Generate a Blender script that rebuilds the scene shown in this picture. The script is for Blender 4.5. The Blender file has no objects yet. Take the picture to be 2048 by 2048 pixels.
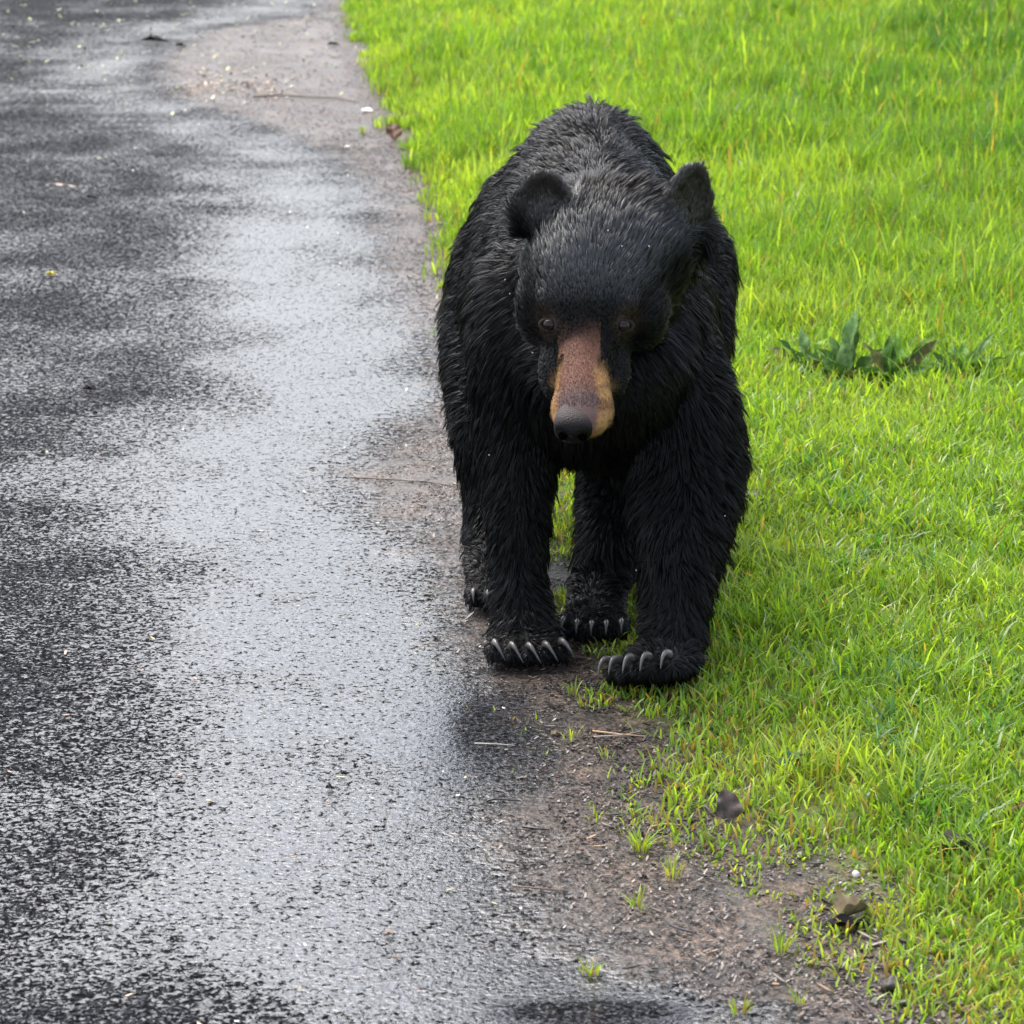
import bpy, bmesh, math, random
import numpy as np
from mathutils import Vector, Matrix, noise
from mathutils.kdtree import KDTree

rng = np.random.default_rng(7)
random.seed(7)
scene = bpy.context.scene
col = scene.collection
R = math.radians

# ------------------------------------------------------------------ camera
CAM_H = 1.85; PITCH = 17.0; FPX = 5400.0
cam_d = bpy.data.cameras.new('camera'); cam = bpy.data.objects.new('camera', cam_d); col.objects.link(cam)
cam_d.sensor_width = 36; cam_d.lens = 36 * FPX / 2048
cam_d.clip_start = 0.05; cam_d.clip_end = 2000
cam.location = (0, 0, CAM_H); cam.rotation_euler = (R(90 - PITCH), 0, 0)
scene.camera = cam
cam_d.dof.use_dof = True; cam_d.dof.focus_distance = 5.2; cam_d.dof.aperture_fstop = 9.0

# ------------------------------------------------------------------ sky, sun, exposure
SUN_EL = 61; SUN_AZ = -34      # azimuth from +Y (away from the camera), negative = to the left
world = bpy.data.worlds.new('World'); scene.world = world; world.use_nodes = True
wn = world.node_tree; wn.nodes.clear()
sky = wn.nodes.new('ShaderNodeTexSky'); sky.sky_type = 'NISHITA'; sky.sun_disc = False
sky.sun_elevation = R(SUN_EL); sky.sun_rotation = R(SUN_AZ)
sky.air_density = 1.0; sky.dust_density = 4.0; sky.ozone_density = 1.0
hs = wn.nodes.new('ShaderNodeHueSaturation'); hs.inputs['Saturation'].default_value = 0.62
bg = wn.nodes.new('ShaderNodeBackground'); bg.inputs[1].default_value = 0.15
wo = wn.nodes.new('ShaderNodeOutputWorld')
wn.links.new(sky.outputs[0], hs.inputs['Color']); wn.links.new(hs.outputs[0], bg.inputs[0]); wn.links.new(bg.outputs[0], wo.inputs[0])
sd = bpy.data.lights.new('sun', 'SUN'); sun = bpy.data.objects.new('sun', sd); col.objects.link(sun)
sd.energy = 1.2; sd.angle = R(50); sd.color = (1.0, 0.97, 0.92)
d = Vector((math.sin(R(SUN_AZ)) * math.cos(R(SUN_EL)), math.cos(R(SUN_AZ)) * math.cos(R(SUN_EL)), math.sin(R(SUN_EL))))
sun.rotation_euler = d.to_track_quat('Z', 'Y').to_euler(); sun.location = d * 20
scene.view_settings.view_transform = 'Standard'; scene.view_settings.look = 'None'
scene.view_settings.exposure = 1.66; scene.view_settings.gamma = 1.0
scene.cycles.max_bounces = 6; scene.cycles.use_denoising = True
scene.cycles.transparent_max_bounces = 4

# ------------------------------------------------------------------ small helpers
def tag(o, label=None, cat=None, group=None, kind=None):
    if label: o['label'] = label
    if cat: o['category'] = cat
    if group: o['group'] = group
    if kind: o['kind'] = kind
    return o

def empty(name, loc, rz=0.0):
    o = bpy.data.objects.new(name, None); col.objects.link(o)
    o.location = loc; o.rotation_euler = (0, 0, rz); o.empty_display_size = .05
    return o

def ray(px, py, Y):
    """world point at distance Y seen at photograph pixel px,py"""
    a = R(PITCH); u = (px - 1024) / FPX; v = (py - 1024) / FPX
    dx, dy, dz = u, math.cos(a) - v * math.sin(a), -math.sin(a) - v * math.cos(a)
    t = Y / dy
    return np.array((dx * t, Y, CAM_H + dz * t))

def gp(px, py):
    a = R(PITCH); u = (px - 1024) / FPX; v = (py - 1024) / FPX
    dx, dy, dz = u, math.cos(a) - v * math.sin(a), -math.sin(a) - v * math.cos(a)
    t = -CAM_H / dz
    return (dx * t, dy * t)

def mesh_np(name, verts, faces, mat, parent=None, smooth=True, colors=None, face_n=4):
    """verts (n,3), faces (m,k) constant size"""
    me = bpy.data.meshes.new(name)
    verts = np.ascontiguousarray(verts, dtype=np.float32); faces = np.ascontiguousarray(faces, dtype=np.int32)
    m, k = faces.shape
    me.vertices.add(len(verts)); me.vertices.foreach_set('co', verts.ravel())
    me.loops.add(m * k); me.loops.foreach_set('vertex_index', faces.ravel())
    me.polygons.add(m); me.polygons.foreach_set('loop_start', np.arange(0, m * k, k, dtype=np.int32))
    me.update(calc_edges=True)
    me.polygons.foreach_set('use_smooth', np.full(m, smooth, dtype=bool))
    if colors is not None:
        for nm, c in colors.items():
            at = me.attributes.new(nm, 'FLOAT_COLOR', 'POINT')
            cc = np.ones((len(verts), 4), dtype=np.float32); cc[:, :np.shape(c)[1]] = c
            at.data.foreach_set('color', cc.ravel())
    me.materials.append(mat)
    o = bpy.data.objects.new(name, me); col.objects.link(o)
    if parent: o.parent = parent
    return o

def vnoise(x, y, scale, seed=0.0, octaves=3):
    """fractal value noise on arrays, roughly -1..1"""
    out = np.zeros_like(x, dtype=float); amp = 1.0; tot = 0.0
    for o in range(octaves):
        X = x * scale + seed * 17.3 + o * 31.7; Y = y * scale + seed * 9.1 + o * 11.3
        xi = np.floor(X).astype(np.int64); yi = np.floor(Y).astype(np.int64)
        fx = X - xi; fy = Y - yi; fx = fx * fx * (3 - 2 * fx); fy = fy * fy * (3 - 2 * fy)
        def h(a, b):
            n = (a * 374761393 + b * 668265263 + int(seed * 1013)) & 0x7fffffff
            n = ((n ^ (n >> 13)) * 1274126177) & 0x7fffffff
            return ((n ^ (n >> 16)) & 0xffff) / 65535.0 * 2 - 1
        v = (h(xi, yi) * (1 - fx) + h(xi + 1, yi) * fx) * (1 - fy) + (h(xi, yi + 1) * (1 - fx) + h(xi + 1, yi + 1) * fx) * fy
        out += v * amp; tot += amp; amp *= .5; scale *= 2.03
    return out / tot * 1.6

def sstep(a, b, x):
    t = np.clip((x - a) / (b - a), 0, 1); return t * t * (3 - 2 * t)

# ------------------------------------------------------------------ edges of road and lawn (photo pixels -> ground)
A_px = [(640, 2), (600, 30), (400, 62), (330, 105), (300, 150), (345, 195), (500, 245), (640, 300), (700, 345), (735, 400), (745, 470), (752, 560),
        (800, 640), (850, 720), (860, 800), (760, 880), (660, 945), (700, 1000), (790, 1070), (840, 1130), (880, 1200), (890, 1290), (935, 1350), (1010, 1410),
        (1050, 1480), (1040, 1550), (960, 1605), (980, 1700), (1020, 1800), (1130, 1900), (1230, 1950), (1420, 2000), (1560, 2060), (1700, 2150)]
B_px = [(690, 2), (700, 60), (725, 130), (765, 210), (800, 290), (835, 370), (860, 450), (880, 540), (900, 700), (960, 900), (1080, 1100), (1130, 1230), (1165, 1320),
        (1235, 1400), (1290, 1460), (1335, 1540), (1385, 1620), (1520, 1690), (1610, 1760), (1700, 1850), (1770, 1930), (1830, 2000), (1890, 2070), (1960, 2150)]
A_w = np.array([gp(*p) for p in A_px])[::-1]; B_w = np.array([gp(*p) for p in B_px])[::-1]
def edge(W, y):
    y = np.asarray(y, dtype=float)
    x = np.interp(y, W[:, 1], W[:, 0])
    far = W[-1]; near = W[0]
    x = np.where(y > far[1], far[0] - .125 * (y - far[1]), x)
    return np.where(y < near[1], near[0] + .125 * (near[1] - y), x)
def edgeA(y): return edge(A_w, y)
def edgeB(y): return edge(B_w, y)
def shore(y):      # where the soil rises out of the asphalt
    a, b = edgeA(y), edgeB(y)
    return np.minimum(np.maximum(a, b - .45) * .35 + b * .65, b)

def ground_z(x, y):
    s = shore(y); b = edgeB(y)
    z = -.02 + .026 * sstep(s - .05, s + .10, x) + .03 * sstep(b, b + .6, x)
    k = sstep(s - .03, s + .12, x)
    z = z + k * (.004 * vnoise(x, y, 9, 1) + .003 * vnoise(x, y, 45, 2, 2))
    z = z + .05 * sstep(b + .8, b + 6, x) * (1 + .4 * vnoise(x, y, .5, 3))
    return z

# ------------------------------------------------------------------ node material helpers
def new_mat(name):
    m = bpy.data.materials.new(name); m.use_nodes = True
    nt = m.node_tree; nt.nodes.clear()
    out = nt.nodes.new('ShaderNodeOutputMaterial'); b = nt.nodes.new('ShaderNodeBsdfPrincipled')
    nt.links.new(b.outputs[0], out.inputs[0])
    return m, nt, b, out
def N(nt, t, **kw):
    n = nt.nodes.new(t)
    for k, v in kw.items():
        if k in n.inputs: n.inputs[k].default_value = v
        else: setattr(n, k, v)
    return n
def L(nt, a, b): nt.links.new(a, b)
def ramp(nt, src, stops):
    n = nt.nodes.new('ShaderNodeValToRGB')
    while len(n.color_ramp.elements) > 1: n.color_ramp.elements.remove(n.color_ramp.elements[0])
    e0 = n.color_ramp.elements[0]; e0.position = stops[0][0]; e0.color = (*stops[0][1], 1)
    for p, c in stops[1:]:
        e = n.color_ramp.elements.new(p); e.color = (*c, 1)
    if src is not None: L(nt, src, n.inputs[0])
    return n
def mathn(nt, op, a, b=None, clamp=False):
    n = nt.nodes.new('ShaderNodeMath'); n.operation = op; n.use_clamp = clamp
    for i, v in enumerate((a, b)):
        if v is None: continue
        if hasattr(v, 'links'): L(nt, v, n.inputs[i])
        else: n.inputs[i].default_value = v
    return n.outputs[0]
def mixc(nt, f, a, b):
    n = nt.nodes.new('ShaderNodeMix'); n.data_type = 'RGBA'
    for v, i in ((f, 0), (a, 6), (b, 7)):
        if hasattr(v, 'links'): L(nt, v, n.inputs[i])
        else: n.inputs[i].default_value = v if i == 0 else (*v, 1)
    return n.outputs[2]
def mixf(nt, f, a, b):
    n = nt.nodes.new('ShaderNodeMix'); n.data_type = 'FLOAT'
    for v, i in ((f, 0), (a, 2), (b, 3)):
        if hasattr(v, 'links'): L(nt, v, n.inputs[i])
        else: n.inputs[i].default_value = v
    return n.outputs[0]

def simple(name, c, rough=.5, spec=.5, coat=0, var=.25, scale=60, bump=0.0):
    m, nt, b, out = new_mat(name)
    tc = N(nt, 'ShaderNodeTexCoord')
    n = N(nt, 'ShaderNodeTexNoise', Scale=scale, Detail=4.0); L(nt, tc.outputs['Object'], n.inputs['Vector'])
    c = np.array(c)
    r = ramp(nt, n.outputs['Fac'], [(.3, tuple(c * (1 - var))), (.7, tuple(np.minimum(c * (1 + var), 1)))])
    L(nt, r.outputs[0], b.inputs['Base Color'])
    b.inputs['Roughness'].default_value = rough; b.inputs['Specular IOR Level'].default_value = spec
    b.inputs['Coat Weight'].default_value = coat; b.inputs['Coat Roughness'].default_value = .12
    if bump:
        bp = N(nt, 'ShaderNodeBump', Strength=.6, Distance=bump); L(nt, n.outputs['Fac'], bp.inputs['Height']); L(nt, bp.outputs[0], b.inputs['Normal'])
    return m

# ------------------------------------------------------------------ road + soil + lawn floor material
def soil_nodes(nt, pos):
    """returns colour, height, roughness of the wet silt"""
    n1 = N(nt, 'ShaderNodeTexNoise', Scale=7.0, Detail=5.0, Roughness=.6); L(nt, pos, n1.inputs['Vector'])
    n2 = N(nt, 'ShaderNodeTexVoronoi', Scale=95.0); L(nt, pos, n2.inputs['Vector'])
    n3 = N(nt, 'ShaderNodeTexNoise', Scale=160.0, Detail=4.0, Roughness=.7); L(nt, pos, n3.inputs['Vector'])
    n5 = N(nt, 'ShaderNodeTexNoise', Scale=62.0, Detail=3.0, Roughness=.7); L(nt, pos, n5.inputs['Vector'])
    c1 = ramp(nt, n1.outputs['Fac'], [(.3, (.022, .018, .016)), (.5, (.052, .040, .031)), (.72, (.092, .066, .048))])
    c2 = ramp(nt, mathn(nt, 'ADD', mathn(nt, 'MULTIPLY', n3.outputs['Fac'], .5), mathn(nt, 'MULTIPLY', n5.outputs['Fac'], .5)), [(.40, (.12, .12, .12)), (.50, (.8, .8, .8)), (.58, (2.3, 2.1, 1.95))])
    m = nt.nodes.new('ShaderNodeMix'); m.data_type = 'RGBA'; m.blend_type = 'MULTIPLY'; m.inputs[0].default_value = 1
    L(nt, c1.outputs[0], m.inputs[6]); L(nt, c2.outputs[0], m.inputs[7])
    h = mathn(nt, 'ADD', mathn(nt, 'ADD', n3.outputs['Fac'], mathn(nt, 'MULTIPLY', n5.outputs['Fac'], 1.6)), mathn(nt, 'MULTIPLY', n2.outputs['Distance'], .6))
    r = mixf(nt, n1.outputs['Fac'], .32, .62)
    return m.outputs[2], h, r

def make_road_mat():
    m, nt, b, out = new_mat('wet_asphalt')
    geo = N(nt, 'ShaderNodeNewGeometry'); pos = geo.outputs['Position']
    at = N(nt, 'ShaderNodeAttribute', attribute_name='mask')     # r: distance left of the silt edge (m), g: wet film, b: puddle
    sep = N(nt, 'ShaderNodeSeparateColor'); L(nt, at.outputs['Color'], sep.inputs[0])
    # aggregate
    v1 = N(nt, 'ShaderNodeTexVoronoi', Scale=115.0); v1.feature = 'F1'
    wob = N(nt, 'ShaderNodeTexNoise', Scale=60.0, Detail=2.0); L(nt, pos, wob.inputs['Vector'])
    wv = N(nt, 'ShaderNodeVectorMath'); wv.operation = 'MULTIPLY_ADD'; wv.inputs[1].default_value = (.02, .02, .02)
    L(nt, wob.outputs['Color'], wv.inputs[0]); L(nt, pos, wv.inputs[2]); L(nt, wv.outputs[0], v1.inputs['Vector'])
    n2 = N(nt, 'ShaderNodeTexNoise', Scale=128.0, Detail=3.5, Roughness=.65); L(nt, wv.outputs[0], n2.inputs['Vector'])
    mp = N(nt, 'ShaderNodeMapping'); mp.inputs['Scale'].default_value = (.75, 1.1, 1.0); L(nt, pos, mp.inputs['Vector'])
    n4 = N(nt, 'ShaderNodeTexNoise', Scale=58.0, Detail=2.0, Roughness=.6); L(nt, mp.outputs[0], n4.inputs['Vector'])
    n3 = N(nt, 'ShaderNodeTexNoise', Scale=2.6, Detail=6.0, Roughness=.62); L(nt, pos, n3.inputs['Vector'])
    stone = mathn(nt, 'SUBTRACT', 1.0, v1.outputs['Distance'])
    # base colour: dark binder, grey stones
    base = ramp(nt, n2.outputs['Fac'], [(.38, (.003, .003, .0035)), (.50, (.014, .0145, .016)), (.60, (.055, .056, .060)), (.70, (.11, .11, .115))])
    scol, sh, sr = soil_nodes(nt, pos)
    # silt washes over the edge
    nz = N(nt, 'ShaderNodeTexNoise', Scale=9.0, Detail=7.0, Roughness=.65); L(nt, pos, nz.inputs['Vector'])
    dd = mathn(nt, 'ADD', sep.outputs[0], mathn(nt, 'MULTIPLY', mathn(nt, 'ADD', mathn(nt, 'SUBTRACT', nz.outputs['Fac'], .5), mathn(nt, 'MULTIPLY', mathn(nt, 'SUBTRACT', n4.outputs['Fac'], .5), .35)), .52))
    silt = N(nt, 'ShaderNodeMapRange'); silt.inputs['From Min'].default_value = .47; silt.inputs['From Max'].default_value = .66; silt.clamp = True
    L(nt, dd, silt.inputs['Value'])
    # pores where the film breaks
    film = sep.outputs[1]
    blot = mathn(nt, 'ADD', film, mathn(nt, 'MULTIPLY', mathn(nt, 'SUBTRACT', n3.outputs['Fac'], .5), 1.75), True)
    thr = mixf(nt, blot, .580, .430)
    pore = N(nt, 'ShaderNodeMapRange'); pore.clamp = True
    gr = mathn(nt, 'ADD', mathn(nt, 'MULTIPLY', n2.outputs['Fac'], .62), mathn(nt, 'MULTIPLY', n4.outputs['Fac'], .38)); L(nt, gr, pore.inputs['Value']); L(nt, mathn(nt, 'SUBTRACT', thr, .03), pore.inputs['From Min']); L(nt, mathn(nt, 'ADD', thr, .03), pore.inputs['From Max'])
    wet = pore.outputs[0]
    notsilt = mathn(nt, 'SUBTRACT', 1.0, silt.outputs[0])
    wa = N(nt, 'ShaderNodeAttribute', attribute_name='refl_far'); ws = N(nt, 'ShaderNodeSeparateColor'); L(nt, wa.outputs['Color'], ws.inputs[0])
    st = N(nt, 'ShaderNodeTexNoise', Scale=5.0, Detail=5.0, Roughness=.7)
    stm = N(nt, 'ShaderNodeMapping'); stm.inputs['Scale'].default_value = (.35, 1.6, 1); L(nt, pos, stm.inputs['Vector']); L(nt, stm.outputs[0], st.inputs['Vector'])
    refl_dark = mathn(nt, 'MULTIPLY', ws.outputs[0], mixf(nt, nz.outputs['Fac'], .5, 1.3), True)
    scol = mixc(nt, mathn(nt, 'MULTIPLY', refl_dark, .85), scol, (.006, .005, .005))  # bear's dark reflection painted into the silt colour
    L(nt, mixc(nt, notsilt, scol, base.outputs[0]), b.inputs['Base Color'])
    rough_as = mixf(nt, wet, .95, mixf(nt, blot, .24, .12))
    pud = sep.outputs[2]
    rough = mixf(nt, notsilt, sr, rough_as)
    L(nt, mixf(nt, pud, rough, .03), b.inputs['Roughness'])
    sp = mixf(nt, wet, .01, mixf(nt, blot, .40, 1.0))
    sr1 = N(nt, 'ShaderNodeMapRange'); sr1.clamp = True; sr1.inputs['From Min'].default_value = .40; sr1.inputs['From Max'].default_value = .60; sr1.inputs['To Min'].default_value = .25; L(nt, st.outputs['Fac'], sr1.inputs['Value'])
    sp = mathn(nt, 'MULTIPLY', sp, mixf(nt, ws.outputs[1], 1.0, mathn(nt, 'MULTIPLY', sr1.outputs[0], .60)))
    L(nt, mixf(nt, notsilt, mixf(nt, n3.outputs['Fac'], .02, .75), sp), b.inputs['Specular IOR Level'])
    hh = mathn(nt, 'ADD', mathn(nt, 'MULTIPLY', n2.outputs['Fac'], mixf(nt, blot, 1.0, .45)), mathn(nt, 'MULTIPLY', stone, .25))
    hh = mixf(nt, notsilt, sh, hh)
    hh = mathn(nt, 'MULTIPLY', hh, mathn(nt, 'SUBTRACT', 1.0, mathn(nt, 'MULTIPLY', pud, .97)))
    bp = N(nt, 'ShaderNodeBump', Strength=.55, Distance=.006); L(nt, hh, bp.inputs['Height']); L(nt, bp.outputs[0], b.inputs['Normal'])
    return m

def make_ground_mat():
    m, nt, b, out = new_mat('soil_and_turf_floor')
    geo = N(nt, 'ShaderNodeNewGeometry'); pos = geo.outputs['Position']
    at = N(nt, 'ShaderNodeAttribute', attribute_name='mask')
    sep = N(nt, 'ShaderNodeSeparateColor'); L(nt, at.outputs['Color'], sep.inputs[0])
    scol, sh, sr = soil_nodes(nt, pos)
    g = N(nt, 'ShaderNodeTexNoise', Scale=30.0, Detail=6.0, Roughness=.7); L(nt, pos, g.inputs['Vector'])
    gc = ramp(nt, g.outputs['Fac'], [(.3, (.030, .030, .012)), (.5, (.080, .095, .020)), (.7, (.15, .19, .04))])
    L(nt, mixc(nt, sep.outputs[0], scol, gc.outputs[0]), b.inputs['Base Color'])
    L(nt, mixf(nt, sep.outputs[0], sr, .8), b.inputs['Roughness']); b.inputs['Specular IOR Level'].default_value = .22
    bp = N(nt, 'ShaderNodeBump', Strength=.6, Distance=.007); L(nt, sh, bp.inputs['Height']); L(nt, bp.outputs[0], b.inputs['Normal'])
    return m

def grid_lines(lo, hi, step, far):
    a = np.arange(lo, hi + step * .5, step)
    g = []; s = step; v = hi
    while v < far: s *= 1.35; v += s; g.append(v)
    h = []; s = step; v = lo
    while v > -far: s *= 1.35; v -= s; h.append(v)
    return np.concatenate([np.array(h[::-1]), a, np.array(g)])

def grid_mesh(name, X, Y, Z, mat, mask, extra=None):
    ny, nx = X.shape
    v = np.stack([X, Y, Z], -1).reshape(-1, 3)
    i = np.arange(ny * nx).reshape(ny, nx)
    f = np.stack([i[:-1, :-1], i[:-1, 1:], i[1:, 1:], i[1:, :-1]], -1).reshape(-1, 4)
    return mesh_np(name, v, f, mat, colors={'mask': mask.reshape(-1, 3)} if extra is None else {'mask': mask.reshape(-1, 3), 'refl_far': extra.reshape(-1, 3)})

xs = grid_lines(-1.6, 3.6, .022, 500); ys = grid_lines(2.2, 18, .03, 500)
X, Y = np.meshgrid(xs, ys)
Z = ground_z(X, Y)
gm = sstep(edgeB(Y) - .02, edgeB(Y) + .25, X + .06 * vnoise(X, Y, 6, 5))
gm = np.where(X < -7.0, 1, gm)
ground = grid_mesh('ground', X, Y, Z, make_ground_mat(), np.stack([gm, gm * 0, gm * 0], -1)); tag(ground, kind='structure')

# road: v across from -6 m to a little past the shore
yr = grid_lines(2.2, 18, .03, 400)
tt = np.concatenate([np.linspace(0, .72, 30)[:-1], np.linspace(.72, 1, 150)])
TT, YR = np.meshgrid(tt, yr)
sr_ = shore(YR) + .10
XR = -6.5 - .125 * (YR - 9) + TT * (sr_ - (-6.5 - .125 * (YR - 9)))
dist = XR - edgeA(YR)                      # + = on the silt side
band = np.exp(-((dist + .26) / .34) ** 2)
film = .25 + .86 * band * (1 - .55 * sstep(8, 12, YR)) - .10 * sstep(-.7, -1.4, dist)
farm = sstep(7.5, 13, YR)
# puddle at the bottom edge of the picture, and one sheet of water by the verge
px_, py_ = gp(1180, 2022)
pud = np.exp(-(((XR - px_) / .15) ** 2 + ((YR - py_) / .045) ** 2) ** 2)
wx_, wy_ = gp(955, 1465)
wet_refl = .86 * np.exp(-(((XR - wx_) / .13) ** 2 + ((YR - wy_) / .30) ** 2))  # water film, and the area where the bear's reflection is painted dark
mask = np.stack([np.clip(.5 + dist, 0, 1), np.clip(film, 0, 1), np.clip(np.maximum(pud * 1.4, wet_refl), 0, 1)], -1)
road = grid_mesh('road', XR, YR, np.zeros_like(XR) + .002 * vnoise(XR, YR, 1.3, 8, 2), make_road_mat(), mask, np.stack([np.clip(wet_refl / .86, 0, 1), farm, farm * 0], -1)); tag(road, kind='structure')

# ------------------------------------------------------------------ grass
def leaf_mat(name, rough=.27, trans=.45):
    m, nt, b, out = new_mat(name)
    at = N(nt, 'ShaderNodeAttribute', attribute_name='tint')
    L(nt, at.outputs['Color'], b.inputs['Base Color'])
    b.inputs['Roughness'].default_value = rough; b.inputs['Specular IOR Level'].default_value = .5
    tr = N(nt, 'ShaderNodeBsdfTranslucent')
    hsv = N(nt, 'ShaderNodeHueSaturation', Saturation=1.1, Value=1.35); L(nt, at.outputs['Color'], hsv.inputs['Color']); L(nt, hsv.outputs[0], tr.inputs['Color'])
    mx = N(nt, 'ShaderNodeMixShader'); mx.inputs[0].default_value = trans
    L(nt, b.outputs[0], mx.inputs[1]); L(nt, tr.outputs[0], mx.inputs[2]); L(nt, mx.outputs[0], out.inputs[0])
    return m
M_GRASS = leaf_mat('grass_blade', trans=.5)

def blades(x, y, h, w, lean, colr, z0=None, curl=1.0, az=None):
    """arrays -> verts, faces(quads+tip as quads), colours; a blade is a bent tapering strip of 3 sections"""
    n = len(x)
    if z0 is None: z0 = ground_z(x, y)
    if az is None: az = rng.uniform(0, 2 * np.pi, n)
    face = az + rng.uniform(-1.2, 1.2, n)
    lx, ly = np.cos(az) * lean, np.sin(az) * lean
    wx, wy = -np.sin(face) * w * .5, np.cos(face) * w * .5
    V = np.zeros((n, 8, 3)); C = np.zeros((n, 8, 3))
    for k, (t, ww) in enumerate(((0, .7), (.38, 1.0), (.74, .75), (1.0, .10))):
        bend = t * t * curl
        cx = x + lx * bend * h; cy = y + ly * bend * h; cz = z0 - .004 + h * (t - .35 * lean * t * t)
        V[:, 2 * k, 0] = cx - wx * ww; V[:, 2 * k, 1] = cy - wy * ww; V[:, 2 * k, 2] = cz
        V[:, 2 * k + 1, 0] = cx + wx * ww; V[:, 2 * k + 1, 1] = cy + wy * ww; V[:, 2 * k + 1, 2] = cz
        g = colr
        if k == 0: g = colr * .6 + np.array([.16, .13, .035]) * .4     # pale stem base
        C[:, 2 * k] = g; C[:, 2 * k + 1] = g
    i = np.arange(n)[:, None] * 8
    F = np.concatenate([i + np.array([[0, 1, 3, 2]]), i + np.array([[2, 3, 5, 4]]), i + np.array([[4, 5, 7, 6]])], 0)
    return V.reshape(-1, 3), F, C.reshape(-1, 3)

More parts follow.
